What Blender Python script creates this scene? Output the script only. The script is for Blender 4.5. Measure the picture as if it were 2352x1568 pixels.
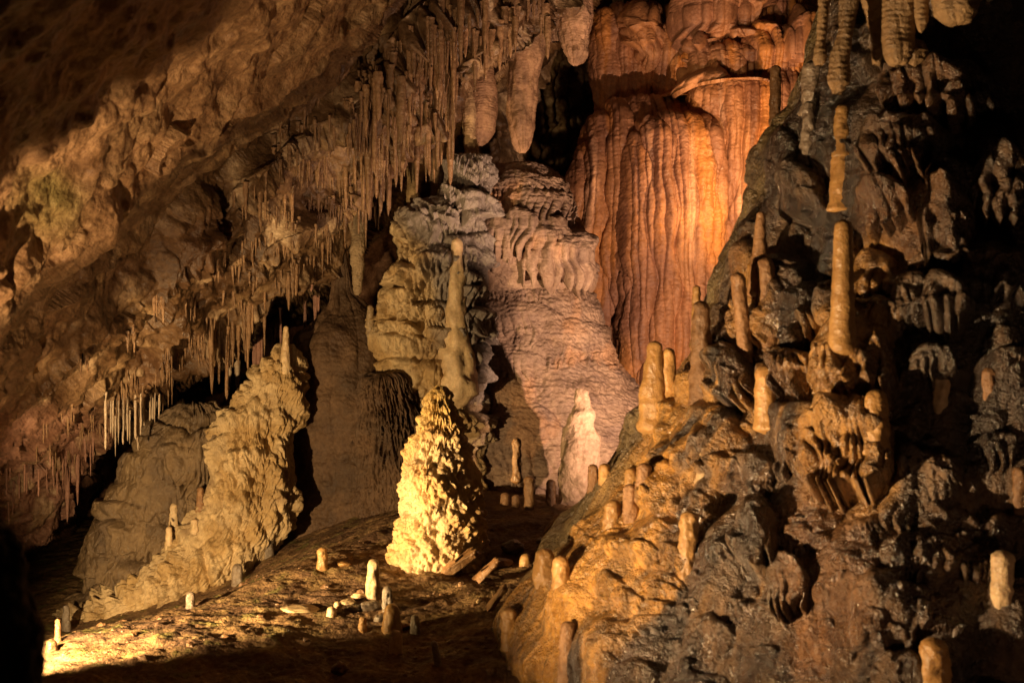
import bpy, math, random
import numpy as np
from mathutils import Vector, Matrix
from mathutils.bvhtree import BVHTree

S = bpy.context.scene
for o in list(bpy.data.objects):
    bpy.data.objects.remove(o)
COL = S.collection
random.seed(7)
RNG = np.random.RandomState(11)

# ------------------------------------------------------------------ camera
HT = math.tan(math.radians(25))
cam_d = bpy.data.cameras.new("camera")
cam_d.sensor_width = 36
cam_d.lens = 18 / HT
cam_d.clip_start = 0.05
cam_d.clip_end = 500
cam_d.dof.use_dof = True
cam_d.dof.focus_distance = 12.0
cam_d.dof.aperture_fstop = 2.6
cam = bpy.data.objects.new("camera", cam_d)
cam.rotation_euler = (math.radians(90), 0, 0)
COL.objects.link(cam)
S.camera = cam


def P(px, py, d):
    """pixel (of a 2352 x 1568 view) and distance -> point in metres"""
    return ((px - 1176) / 1176 * HT * d, d, (784 - py) / 1176 * HT * d)


# ------------------------------------------------------------------ world + view
W = bpy.data.worlds.new("World")
S.world = W
W.use_nodes = True
bg = W.node_tree.nodes['Background']
bg.inputs[0].default_value = (1.0, 0.62, 0.38, 1)
bg.inputs[1].default_value = 0.003
S.view_settings.view_transform = 'Standard'
S.view_settings.look = 'None'
S.view_settings.gamma = 1
S.view_settings.exposure = 0
S.render.engine = 'CYCLES'
S.cycles.max_bounces = 4
S.cycles.diffuse_bounces = 2
S.cycles.glossy_bounces = 2
S.cycles.sample_clamp_indirect = 3


# ------------------------------------------------------------------ cave lamps (hidden show-cave floodlights, and added fill lights)
def lamp(name, loc, target, energy, color, kind='SPOT', size=0.05, angle=90, blend=0.3):
    l = bpy.data.lights.new(name, kind)
    l.energy = energy
    l.color = color
    l.shadow_soft_size = size
    if kind == 'SPOT':
        l.spot_size = math.radians(angle)
        l.spot_blend = blend
    o = bpy.data.objects.new(name, l)
    o.location = loc
    if target is not None:
        o.rotation_euler = (Vector(target) - Vector(loc)).to_track_quat('-Z', 'Y').to_euler()
    COL.objects.link(o)
    return o


# low flood on the left beyond the dark foreground rock: coral ridge, bank, left roof
lamp("floodlight_left", (-3.45, 6.5, -1.74), (-3.45 + .40, 6.5 + .91, -1.74 + .03), 1120, (1.0, 0.68, 0.32), angle=90, blend=.5, size=.04)
# narrow spot added next to it to brighten the cone
lamp("added_light_cone", (-4.3, 6.7, -1.82), (-4.3 + .875, 6.7 + .46, -1.82 + .11), 1650, (1.0, 0.68, 0.28), angle=36, blend=1., size=.06)
# flood behind the rim of the right-hand slope, pointing up at dome and orange wall
BL = Vector(P(1760, 1120, 9.1))
lamp("floodlight_back", BL, P(1430, 330, 14.5), 1500, (1.0, 0.62, 0.40), angle=130, size=.03, blend=1.)
lamp("floodlight_upper", P(1745, 430, 13.6), P(1610, 330, 15.0), 190, (1.0, 0.56, 0.22), angle=150, size=.06, blend=.8)
# near flood low left of the visitor path, lighting the right-hand slope
lamp("floodlight_right", (-1.75, 4.4, -1.76), P(1390, 900, 5.6), 1400, (1.0, 0.67, 0.34), angle=90, blend=1., size=.03)
# weak fill light added low on the right, below the picture
lamp("fill_light_right", (2.3, 2.7, -1.65), P(2150, 700, 6.0), 20, (1.0, 0.55, 0.30), angle=90, blend=1., size=.05)
# flood aimed up at the ceiling
CL = Vector((-2.0, 3.3, -1.6))
lamp("floodlight_ceiling", CL, CL + Vector((-.14, .77, .62)) * 8, 760, (1.0, 0.66, 0.34), angle=62, blend=.5, size=.02)


# ------------------------------------------------------------------ numpy noise
_perm = RNG.permutation(256)
_perm = np.concatenate([_perm, _perm, _perm]).astype(np.int32)
_g = RNG.normal(size=(256, 3))
_g = (_g / np.linalg.norm(_g, axis=1)[:, None]).astype(np.float32)


def perlin(x, y, z):
    x, y, z = np.broadcast_arrays(np.float32(x), np.float32(y), np.float32(z))
    xi = np.floor(x).astype(np.int32); yi = np.floor(y).astype(np.int32); zi = np.floor(z).astype(np.int32)
    xf = x - xi; yf = y - yi; zf = z - zi
    xi &= 255; yi &= 255; zi &= 255
    u = xf * xf * xf * (xf * (xf * 6 - 15) + 10)
    v = yf * yf * yf * (yf * (yf * 6 - 15) + 10)
    w = zf * zf * zf * (zf * (zf * 6 - 15) + 10)
    r = 0
    for dx in (0, 1):
        a = _perm[xi + dx]
        wx = u if dx else 1 - u
        for dy in (0, 1):
            b = _perm[(a + yi + dy) & 255]
            wy = v if dy else 1 - v
            for dz in (0, 1):
                g = _g[_perm[(b + zi + dz) & 255]]
                wz = w if dz else 1 - w
                r = r + wx * wy * wz * (g[..., 0] * (xf - dx) + g[..., 1] * (yf - dy) + g[..., 2] * (zf - dz))
    return r * 1.6


def fbm(x, y, z, o=4, lac=2.03, gain=.5):
    r = 0; a = 1.0; t = 0
    for i in range(o):
        r = r + a * perlin(x + 17.3 * i, y - 9.1 * i, z + 5.7 * i)
        t += a; a *= gain
        x = x * lac; y = y * lac; z = z * lac
    return r / t * 1.5


def ridged(x, y, z, o=3):
    r = 0; a = 1.0; t = 0
    for i in range(o):
        r = r + a * (1 - np.abs(perlin(x + 7 * i, y, z + 3 * i)) * 2)
        t += a; a *= .5
        x = x * 2.1; y = y * 2.1; z = z * 2.1
    return r / t


def worley(x, y, z):
    """distance to nearest feature point"""
    x, y, z = np.broadcast_arrays(np.float32(x), np.float32(y), np.float32(z))
    xi = np.floor(x).astype(np.int32); yi = np.floor(y).astype(np.int32); zi = np.floor(z).astype(np.int32)
    best = np.full(x.shape, 9.0, np.float32)
    for dx in (-1, 0, 1):
        for dy in (-1, 0, 1):
            for dz in (-1, 0, 1):
                cx = xi + dx; cy = yi + dy; cz = zi + dz
                h = _perm[(_perm[(_perm[cx & 255] + cy) & 255] + cz) & 255]
                g = _g[h]
                d = (cx + .5 + .5 * g[..., 0] - x) ** 2 + (cy + .5 + .5 * g[..., 1] - y) ** 2 + (cz + .5 + .5 * g[..., 2] - z) ** 2
                np.minimum(best, d, out=best)
    return np.sqrt(best)


def sstep(a, b, x):
    t = np.clip((x - a) / (b - a), 0, 1)
    return t * t * (3 - 2 * t)


# ------------------------------------------------------------------ flowstone relief functions (metres, s = along, z = up)
def flutes(s, z, f, warp=.8, seed=0., crisp=.55):
    ph = s * f + warp * perlin(s * f * .35 + seed, z * .7, seed) + .35 * perlin(s * f * .9, z * 2.0, seed + 4)
    m = .5 + .7 * np.clip(.5 + perlin(s * f * .3, z * .3, seed + 9), 0, 1)
    return np.abs(np.sin(ph * math.pi)) ** crisp * m


def tiers(s, z, h, drip=.5, fd=9., warp=.8, seed=0., under=.1):
    """ledges that swell downward and end in a dripping fringe"""
    rd = np.clip(ridged(s * fd, z * fd * .12, seed, 2), 0, 1) ** 2
    ph = -z / h + warp * perlin(s * .9 / max(h * 3, .4) + seed, z * .6 / h * .3, seed + 2) - drip * rd
    ph = ph + .25 * perlin(s * 2.5 / h * .3, z * 1.2, seed + 7)
    k = np.floor(ph)
    t = ph - k
    amp = .45 + .55 * np.clip(.5 + perlin(k * 3.7 + .5, s * .6 / h * .5, seed), 0, 1)
    return np.minimum(np.maximum(t, 0) ** .7, (1 - t) / under) * amp, t


def steps(s, z, h, seed=0., warp=.9, lump=.35, lip=.10):
    """shelves: steep fronts below flat rounded tops"""
    lb = 1 - np.abs(np.sin((s * 1.9 / h + perlin(s * 1.3, z * 1.2, seed) * 1.2) * math.pi))
    ph = -z / h + warp * perlin(s * .45 / h, z * .3, seed) + lump * lb + .12 * perlin(s * 3 / h, z * 2, seed + 5)
    k = np.floor(ph); t = ph - k
    amp = .5 + .5 * np.clip(.5 + 1.2 * perlin(k * 3.1 + .5, s * .5 / h, seed), 0, 1)
    return np.minimum((np.maximum(t, 0) / lip) ** .6, 1) * (1 - np.maximum(t - lip, 0) / (1 - lip)) ** .7 * amp, t


def popcorn(x, y, z, f):
    d = worley(x * f, y * f, z * f)
    return sstep(.85, .12, d)


def skirts(PX, PY, specs, pitch=22., seed=0., rib=.26):
    """fused drapery masses: each swells below its rounded top and ends in a fringe of uneven drips"""
    H_ = np.zeros(PX.shape, np.float32)
    for i, (x0, x1, yt, yb, drip, A) in enumerate(specs):
        cx = (x0 + x1) / 2; hw = (x1 - x0) / 2
        pt = pitch * (.75 + .9 * ((i * .618) % 1))
        sel = (np.abs(PX - cx) < hw * 1.15) & (PY > yt - 60) & (PY < yb + drip * 1.5 + 30)
        if not sel.any(): continue
        X = PX[sel]; Y = PY[sel]; sd = seed + i * 3.7
        X = X + 12 * perlin(X / 60, Y / 60, sd)
        u = (X - cx) / hw
        ph = X / pt + 1.3 * perlin(X / pt / 2.6, Y / 190, sd) + .5 * perlin(X / pt / 5, Y / 60, sd + 8)
        fl = np.abs(np.sin(ph * math.pi)); k = np.floor(ph)
        ln = np.clip(.5 + 1.0 * perlin(k * 1.7 + .4, sd, .3), 0, 1)
        env = np.sqrt(np.clip(1 - u * u, 0, 1))
        top = yt + (1 - env) * .5 * (yb - yt) + 14 * perlin(X / 45, sd, .7)
        bot = yb - (1 - env) * .35 * (yb - yt) + drip * ln * fl ** 1.3 + 8 * perlin(X / 30, sd, 3.)
        t = (Y - top) / np.maximum(bot - top, 8)
        rise = np.clip(t / .28, 0, 1); rise = np.sqrt(rise * (2 - rise))
        cut = sstep(0, 1, (bot - Y) / 7.)
        amp = np.clip(.55 + .6 * perlin(k * 2.3 + .5, sd, 5.), .2, 1)
        v = A * (env ** .6) * rise * cut * (1 - rib * amp * (1 - fl ** .8) * sstep(.15, .8, t)) * (1 + .25 * perlin(X / 40, Y / 40, sd))
        H_[sel] = np.maximum(H_[sel], v)
    return H_


# ------------------------------------------------------------------ meshes
def new_mesh(name, V, quads, col=None, smooth=True):
    me = bpy.data.meshes.new(name)
    V = np.ascontiguousarray(V.reshape(-1, 3), np.float32)
    nq = len(quads)
    me.vertices.add(len(V)); me.vertices.foreach_set('co', V.ravel())
    me.loops.add(nq * 4); me.loops.foreach_set('vertex_index', quads.astype(np.int32).ravel())
    me.polygons.add(nq); me.polygons.foreach_set('loop_start', np.arange(0, nq * 4, 4, dtype=np.int32))
    me.polygons.foreach_set('use_smooth', np.full(nq, smooth))
    me.update(calc_edges=True)
    if col is not None:
        a = me.attributes.new('col', 'FLOAT_COLOR', 'POINT')
        c = np.ones((len(V), 4), np.float32); c[:, :3] = col.reshape(-1, 3)
        a.data.foreach_set('color', c.ravel())
    return me


def grid_quads(n, m, wrap=False):
    i = np.arange(n - 1)[:, None]
    j = np.arange(m if wrap else m - 1)[None, :]
    j2 = (j + 1) % m
    return np.stack([i * m + j, (i + 1) * m + j, (i + 1) * m + j2, i * m + j2], -1).reshape(-1, 4)


def grid_normals(V, wrap=False):
    if wrap:
        E = np.concatenate([V[:, -1:], V, V[:, :1]], 1)
        dv = (E[:, 2:] - E[:, :-2])
    else:
        dv = np.gradient(V, axis=1)
    du = np.gradient(V, axis=0)
    N = np.cross(du, dv)
    L = np.linalg.norm(N, axis=-1, keepdims=True)
    return N / np.maximum(L, 1e-9)


def link(name, me, mat, parent=None, loc=(0, 0, 0)):
    o = bpy.data.objects.new(name, me)
    if mat: me.materials.append(mat) if not me.materials else None
    COL.objects.link(o)
    o.location = loc
    if parent: o.parent = parent
    return o


def tag(o, label=None, cat=None, group=None, kind=None):
    if label: o['label'] = label
    if cat: o['category'] = cat
    if group: o['group'] = group
    if kind: o['kind'] = kind
    return o


# ------------------------------------------------------------------ materials
def rock_mat(name, base=(.4, .25, .13), use_attr=True, rough=.5, rough_var=.2, bump=.35, bscale=30., vary=.5, wet=.0,
             sss=0., specks=0.):
    m = bpy.data.materials.new(name); m.use_nodes = True
    nt = m.node_tree; N = nt.nodes; L = nt.links
    b = N['Principled BSDF']
    geo = N.new('ShaderNodeNewGeometry')
    def noise(sc, det=6, r=.6):
        n = N.new('ShaderNodeTexNoise'); n.inputs['Scale'].default_value = sc
        n.inputs['Detail'].default_value = det; n.inputs['Roughness'].default_value = r
        L.new(geo.outputs['Position'], n.inputs['Vector']); return n
    n1 = noise(3.5, 5, .65); n2 = noise(26, 4, .6); n3 = noise(bscale * 2.2, 3, .6)
    if use_attr:
        a = N.new('ShaderNodeAttribute'); a.attribute_name = 'col'; basec = a.outputs['Color']
    else:
        r = N.new('ShaderNodeRGB'); r.outputs[0].default_value = (*base, 1)
        oi = N.new('ShaderNodeObjectInfo')
        hs = N.new('ShaderNodeHueSaturation')
        mr = N.new('ShaderNodeMapRange'); mr.inputs[3].default_value = .62; mr.inputs[4].default_value = 1.25
        L.new(oi.outputs['Random'], mr.inputs[0]); L.new(mr.outputs[0], hs.inputs['Value'])
        L.new(r.outputs[0], hs.inputs['Color']); basec = hs.outputs[0]
    def ramp(src, lo, hi, p0=.35, p1=.68):
        c = N.new('ShaderNodeValToRGB'); c.color_ramp.elements[0].position = p0; c.color_ramp.elements[1].position = p1
        c.color_ramp.elements[0].color = (*lo, 1); c.color_ramp.elements[1].color = (*hi, 1)
        L.new(src, c.inputs[0]); return c.outputs[0]
    def mul(c1, c2, f=1.):
        x = N.new('ShaderNodeMix'); x.data_type = 'RGBA'; x.blend_type = 'MULTIPLY'
        x.inputs[0].default_value = f; L.new(c1, x.inputs[6]); L.new(c2, x.inputs[7]); return x.outputs[2]
    c = mul(basec, ramp(n1.outputs[0], (.45, .36, .30), (1.25, 1.2, 1.15)), vary)
    c = mul(c, ramp(n2.outputs[0], (.5, .42, .38), (1.2, 1.2, 1.2)), vary * .9)
    L.new(c, b.inputs['Base Color'])
    mr = N.new('ShaderNodeMapRange'); mr.inputs[1].default_value = .3; mr.inputs[2].default_value = .7
    mr.inputs[3].default_value = max(.05, rough - rough_var); mr.inputs[4].default_value = min(1, rough + rough_var)
    L.new(n1.outputs[0], mr.inputs[0]); L.new(mr.outputs[0], b.inputs['Roughness'])
    ad = N.new('ShaderNodeMath'); ad.operation = 'MULTIPLY_ADD'; ad.inputs[1].default_value = 2.2
    nb = noise(bscale, 5, .65)
    L.new(nb.outputs[0], ad.inputs[0]); L.new(n3.outputs[0], ad.inputs[2])
    bp = N.new('ShaderNodeBump'); bp.inputs['Strength'].default_value = bump; bp.inputs['Distance'].default_value = .03
    L.new(ad.outputs[0], bp.inputs['Height']); L.new(bp.outputs[0], b.inputs['Normal'])
    b.inputs['Specular IOR Level'].default_value = .35 + wet * .4
    if wet:
        b.inputs['Coat Weight'].default_value = wet; b.inputs['Coat Roughness'].default_value = .16
        L.new(bp.outputs[0], b.inputs['Coat Normal'])
    if sss:
        b.inputs['Subsurface Weight'].default_value = sss
        b.inputs['Subsurface Radius'].default_value = (.06, .03, .01)
        b.inputs['Subsurface Scale'].default_value = .5
    return m


M = dict(
    ceiling=rock_mat('ceiling rock', rough=.5, bump=.45, bscale=14, vary=.85, wet=.12),
    wall=rock_mat('back wall rock', rough=.8, bump=.5, bscale=9, vary=.9),
    floor=rock_mat('floor clay', rough=.75, bump=.7, bscale=16, vary=.8),
    flow=rock_mat('dry flowstone', rough=.65, bump=.4, bscale=22, vary=.6),
    orange=rock_mat('orange flowstone', rough=.5, bump=.35, bscale=20, vary=.55, wet=.1),
    coral=rock_mat('knobbly flowstone', rough=.5, bump=.5, bscale=34, vary=.45, wet=.2),
    wet=rock_mat('wet flowstone', rough=.30, rough_var=.14, bump=.8, bscale=20, vary=.75, wet=1.),
    straw=rock_mat('stalactite calcite', base=(.33, .20, .105), use_attr=False, rough=.45, bump=.4, bscale=30, vary=.6, wet=.15),
    pinkstraw=rock_mat('pinkish stalactite calcite', base=(.45, .25, .19), use_attr=False, rough=.5, bump=.4, bscale=30, vary=.6),
    palestraw=rock_mat('pale stalactite calcite', base=(.62, .48, .34), use_attr=False, rough=.4, bump=.3, bscale=30, vary=.4, wet=.2),
    amber=rock_mat('amber calcite', base=(.62, .36, .13), use_attr=False, rough=.38, bump=.3, bscale=24, vary=.5, wet=.3, sss=.12),
    cream=rock_mat('cream calcite', base=(.70, .52, .30), use_attr=False, rough=.42, bump=.3, bscale=30, vary=.45, wet=.2, sss=.1),
    greystone=rock_mat('grey wet calcite', base=(.30, .24, .18), use_attr=False, rough=.33, bump=.45, bscale=26, vary=.6, wet=.45),
    brownstone=rock_mat('brown calcite', base=(.34, .19, .09), use_attr=False, rough=.42, bump=.4, bscale=26, vary=.6, wet=.25),
)


def C(*rgb):
    return np.array(rgb, np.float32)


def mixc(a, b, m):
    m = np.clip(m, 0, 1)[..., None]
    return a * (1 - m) + b * m


# ------------------------------------------------------------------ generic upright body from a silhouette
def smooth_rows(rows, ys):
    r = np.array(rows, float)
    # monotone cubic-ish: linear followed by light smoothing
    xl = np.interp(ys, r[:, 0], r[:, 1]); xr = np.interp(ys, r[:, 0], r[:, 2])
    n = max(3, int(len(ys) * .02) | 1)
    k = np.hanning(n + 2)[1:-1]; k /= k.sum()
    def sm(a):
        p = np.pad(a, n // 2, mode='edge'); return np.convolve(p, k, 'valid')
    return sm(xl), sm(xr)


def body(name, rows, d, ysc, nz, nth, disp, colf, mat, th0=-math.pi, th1=math.pi, parent=None, capped=True, dtop=None):
    """closed body whose outline is rows of (py, left, right); d = axis distance; real round section, depth ratio ysc"""
    wrap = (th1 - th0) > 6.28
    y0, y1 = rows[0][0], rows[-1][0]
    ys = np.linspace(y0, y1, nz)
    xl, xr = smooth_rows(rows, ys)
    dd = d if dtop is None else dtop + (d - dtop) * (ys - y0) / (y1 - y0)
    k = HT * dd / 1176
    cx = ((xl + xr) / 2 - 1176) * k
    r = (xr - xl) / 2 * k
    zz = (784 - ys) * k
    th = np.linspace(th0, th1, nth, endpoint=not wrap)
    TH, R = np.meshgrid(th, r)
    CX = np.repeat(cx[:, None], nth, 1); ZZ = np.repeat(zz[:, None], nth, 1)
    DD = np.broadcast_to(np.asarray(dd, float).reshape(-1, 1) if np.ndim(dd) else dd, R.shape)
    V = np.stack([CX + R * np.sin(TH), DD - R * np.cos(TH) * ysc, ZZ], -1)
    N = -grid_normals(V, wrap)
    # orientation check
    mid = V.mean((0, 1)); sgn = np.sign(((V - mid) * N).sum(-1).mean()); N = N * sgn
    s = TH * float(np.mean(r)) + 3.1 * d
    x, y, z = V[..., 0], V[..., 1], V[..., 2]
    body.TH = TH; body.PX = x / y / HT * 1176 + 1176; body.PY = 784 - z / y / HT * 1176
    h = disp(s, z, x, y, R)
    fade = 1.0
    if capped:
        fade = np.clip(R / (.35 * float(np.mean(r)) + 1e-4), .12, 1)
    V2 = V + N * (h * fade)[..., None]
    col = colf(s, z, x, y, h) if colf else None
    q = grid_quads(nz, nth, wrap)
    if sgn < 0: pass
    me = new_mesh(name, V2, q, col)
    o = link(name, me, mat, parent)
    return o


def tps(points, X, Y, scale=1176.):
    p = np.array(points, float)
    A = p[:, :2] / scale; n = len(A)
    def phi(r2): return np.where(r2 > 1e-12, r2 * np.log(np.maximum(r2, 1e-12)), 0)
    K = phi(((A[:, None] - A[None]) ** 2).sum(-1)) + np.eye(n) * 2e-3
    Pm = np.hstack([np.ones((n, 1)), A])
    T = np.zeros((n + 3, n + 3)); T[:n, :n] = K; T[:n, n:] = Pm; T[n:, :n] = Pm.T
    w = np.linalg.solve(T, np.concatenate([p[:, 2], np.zeros(3)]))
    r = w[n] + w[n + 1] * X / scale + w[n + 2] * Y / scale
    for i in range(n):
        r = r + w[i] * phi((X / scale - A[i, 0]) ** 2 + (Y / scale - A[i, 1]) ** 2)
    return r


SURF = []  # things rays may hit


def bvh_of(o):
    me = o.data
    n = len(me.vertices); co = np.empty(n * 3, np.float32); me.vertices.foreach_get('co', co)
    q = np.empty(len(me.polygons) * 4, np.int32); me.loops.foreach_get('vertex_index', q)
    return BVHTree.FromPolygons([tuple(v) for v in co.reshape(-1, 3).tolist()], q.reshape(-1, 4).tolist())


def hit(px, py, trees, default=None):
    dr = Vector(P(px, py, 1.0)).normalized(); best = None
    for t in trees:
        h = t.ray_cast(Vector((0, 0, 0)), dr)
        if h[0] is not None and (best is None or h[0].y < best): best = h[0].y
    return best if best is not None else default


# =================================================================== SETTING
# ---- ceiling : one rock sheet, dipping to the left and going back into the cave
def build_ceiling():
    nx, ny = 1000, 900
    X, Y = np.meshgrid(np.linspace(-500, 1440, nx), np.linspace(-420, 1330, ny))
    D = tps([(-500, -400, 2.2), (-500, 400, 3.6), (-500, 1200, 8.0), (0, -400, 2.6), (0, 0, 3.6), (0, 400, 4.8), (0, 700, 6.0), (0, 900, 7.4), (0, 1000, 9.2), (0, 1200, 11),
             (300, -300, 3.6), (300, 0, 4.8), (300, 300, 6.2), (300, 600, 8.2), (300, 800, 10), (250, 1000, 11.6),
             (600, -300, 5), (600, 0, 6.6), (600, 300, 9), (600, 600, 11), (600, 850, 12.8),
             (900, -300, 7.5), (900, 0, 9.4), (900, 300, 11.2), (900, 550, 13), (1150, -200, 10.6), (1200, 50, 12.), (1200, 250, 13), (1400, -300, 13), (1400, 0, 13.4)],
            X, Y)
    wx = 60 * perlin(X / 160, Y / 160, 3.) + 25 * perlin(X / 50, Y / 50, 9.)
    # ledges: (points of the lip, protrusion m, fade length px, drip px)
    ledges = [
        ([(-500, 860), (0, 700), (140, 610), (290, 470), (440, 330), (610, 250), (700, 180), (830, 60), (900, -20), (1100, -300), (1500, -700)], .45, 150, 14),
        ([(-500, 1180), (0, 965), (90, 900), (230, 790), (400, 640), (500, 590), (560, 480), (700, 330), (860, 270), (950, 150), (1100, -20), (1500, -500)], 1.15, 190, 30),
        ([(-500, 1400), (0, 1090), (120, 980), (330, 900), (420, 740), (560, 650), (640, 560), (760, 540), (860, 400), (1000, 260), (1100, 120), (1500, -300)], .7, 110, 45),
        ([(-500, 1500), (0, 1240), (150, 1170), (260, 990), (330, 940), (480, 850), (560, 790), (640, 680), (750, 640), (860, 480), (960, 360), (1080, 190), (1180, 130), (1260, 60), (1340, -10), (1500, -200)], .5, 90, 60),
    ]
    for i, (pts, A, Ln, drip) in enumerate(ledges):
        p = np.array(pts, float)
        e = np.interp(X, p[:, 0], p[:, 1])
        rd = np.clip(ridged(X / (60 - i * 10), Y / 900, i * 3.3, 3), 0, 1) ** 2
        e = e + 36 * perlin(X / 150, i * 7.7, 0.5)
        t = (e - Y) / Ln
        t = t + (26 * perlin(X / 48, Y / 130, i * 4.) + drip * rd) / Ln * np.exp(-np.abs(t) * 7)
        amp = A * (.6 + .5 * np.clip(.5 + perlin(X / 260, i * 9.1, 2.), 0, 1))
        pr = np.where(t > 0, np.exp(-np.maximum(t, 0) * 1.1), np.exp(-np.abs(np.minimum(t, 0)) * Ln / (55. if i < 2 else 32.)))
        D = D - amp * pr
        if i == 0: D = D + 1.3 * sstep(0, 1, -t * Ln / 60.) * np.exp(-np.maximum(-t, 0) * Ln / 380.)
        if i == 3:   # past the last lip the roof runs back into the dark
            D = D + 5.0 * sstep(0, 1, -t * Ln / 90.) * (X > -600)
    V = np.stack(P(X, Y, D), -1)
    Ds = D.copy()
    for ax in (0, 1):
        c_ = np.cumsum(np.pad(Ds, [(13, 12) if a_ == ax else (0, 0) for a_ in (0, 1)], mode='edge'), ax)
        Ds = (np.take(c_, range(25, c_.shape[ax]), ax) - np.take(c_, range(0, c_.shape[ax] - 25), ax)) / 25
        Ds = np.concatenate([Ds, np.take(Ds, [-1], ax)], ax)[:D.shape[0], :D.shape[1]]
    N = grid_normals(np.stack(P(X, Y, Ds), -1)); N = N * np.sign((N[..., 1] < 0) * 2. - 1)[..., None]
    x, y, z = V[..., 0], V[..., 1], V[..., 2]
    sc = np.clip(D / 10, .3, 1.2)
    # bedding direction streaks near, dripping draperies farther away
    u = (x * .75 + z * .66); v = (-x * .66 + z * .75)
    near = sstep(9.5, 7.0, D)
    h = .11 * fbm(u * .6, y * .9, v * 1.7, 4) * near + .10 * (ridged(u * .8, v * 3.2, y * .7, 3) - .5) * near
    h = h + .05 * fbm(u * 3, v * 9, y * 3, 4) * near
    hole = sstep(.35, .7, perlin(x * 4.2, y * 4.2, z * 4.2)) * near
    h = h - .03 * hole + .04 * near * (ridged(u * 2.2, v * 5, y * 2, 4) - .5)
    far = 1 - near
    rs = np.random.RandomState(5); CSK = []
    for i in range(130):
        cx = rs.uniform(380, 1340); e = 1000 - (cx - 250) * .95
        cy = e - rs.uniform(-60, 420); w = rs.uniform(50, 160)
        CSK.append((cx - w / 2, cx + w / 2, cy, cy + w * rs.uniform(.5, 1.1), rs.uniform(20, 70), rs.uniform(.6, 1.6)))
    vd = np.stack(P(X, Y, np.ones_like(X)), -1); vd = vd / np.linalg.norm(vd, axis=-1, keepdims=True)
    face = sstep(.25, .6, np.abs((vd * N).sum(-1)))
    h = h + far * (.15 * skirts(X, Y, CSK, 15., 5.) * face + .20 * fbm(x * 1.8, y * 1.8, z * 1.4, 4) + .03 * fbm(x * 9, y * 9, z * 8, 4) + .018 * popcorn(x, y, z, 8.))
    h = h + sstep(780, 950, X) * face * .16 * (flutes(X / 100., Y / 300., 3.2, seed=6., crisp=.8) - .4)
    V = V + N * h[..., None]
    c = mixc(C(.33, .205, .105), C(.185, .105, .05), sstep(-.3, .3, fbm(u * .8, v * 2.5, y, 4)))
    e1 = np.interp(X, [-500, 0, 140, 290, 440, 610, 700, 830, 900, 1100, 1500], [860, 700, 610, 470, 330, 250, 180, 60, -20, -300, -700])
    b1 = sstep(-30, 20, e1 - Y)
    c = mixc(c * .58, C(.47, .30, .16), b1 * .85)  # light banding painted in: near band lighter, roof past the first lip darker
    c = mixc(c, C(.50, .36, .20), sstep(.1, .6, fbm(x * 2, y * 2, z * 2, 4)) * .7)
    c = mixc(c, C(.17, .095, .05), sstep(.05, .5, fbm(x * 1.3 + 9, y * 1.3, z * 1.3, 5)) * .7)
    pink = sstep(330, 180, X + .2 * (Y - 900)) * sstep(900, 1000, Y)
    c = mixc(c, C(.34, .19, .145), pink * .9)
    pale = sstep(.15, .5, fbm(x * 3 + 4, y * 3, z * 2, 4)) * far
    c = mixc(c, C(.52, .40, .26), pale * .7)
    green = sstep(120, 20, np.hypot(X - 110, Y - 480)) + .6 * sstep(60, 10, np.hypot(X - 150, Y - 440))
    c = mixc(c, C(.32, .29, .10), green * .6)
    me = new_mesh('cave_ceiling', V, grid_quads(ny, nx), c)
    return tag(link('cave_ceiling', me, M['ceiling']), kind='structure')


ceiling = build_ceiling()


# ---- back wall: a wide curved rock face closing the chamber
def build_wall():
    nx, ny = 620, 420
    X, Z = np.meshgrid(np.linspace(-13, 13, nx), np.linspace(-4.5, 8, ny))
    D = 18.2 - .030 * X ** 2 + 1.2 * fbm(X * .35, Z * .35, 1., 4) + .25 * Z * (Z > 2)
    D = D + 5 * np.exp(-((X - 1.15) / .45) ** 2) * sstep(1.5, 2.6, Z)
    D = D - .3 * (flutes(X, Z, 1.6, seed=5.) - .5) + .3 * fbm(X * 2, Z, 4., 4)
    V = np.stack([X, D, Z], -1)
    c = mixc(C(.22, .12, .07), C(.34, .20, .13), sstep(-.4, .4, fbm(X, Z * .6, 2., 4)))
    me = new_mesh('cave_wall', V, grid_quads(ny, nx), c)
    return tag(link('cave_wall', me, M['wall']), kind='structure')


build_wall()


# ---- unseen slab added below the picture to shade the upper left of the roof
def build_shade_blocker(name, L, edge, side, r0, r1):
    E = [(Vector(P(*e)) - L).normalized() for e in edge]
    n = E[1].cross(E[-2]).normalized()
    if n.dot(Vector(side)) < 0: n = -n
    rows = []
    for i in range(len(E) - 1):
        for k in range(8):
            dr = (E[i] * (1 - k / 8) + E[i + 1] * (k / 8)).normalized()
            rows.append((L + dr * r0, L + (dr + n * 1.5).normalized() * r1, L + (dr + n * 1.5).normalized() * (r1 + .06), L + dr * (r0 + .05)))
    V = np.array([[tuple(p) for p in r] for r in rows])
    me = new_mesh(name, V, grid_quads(len(rows), 4, True), np.zeros((len(rows), 4, 3), np.float32) + C(.2, .13, .08))
    return tag(link(name, me, M['floor']), kind='structure')


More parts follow.
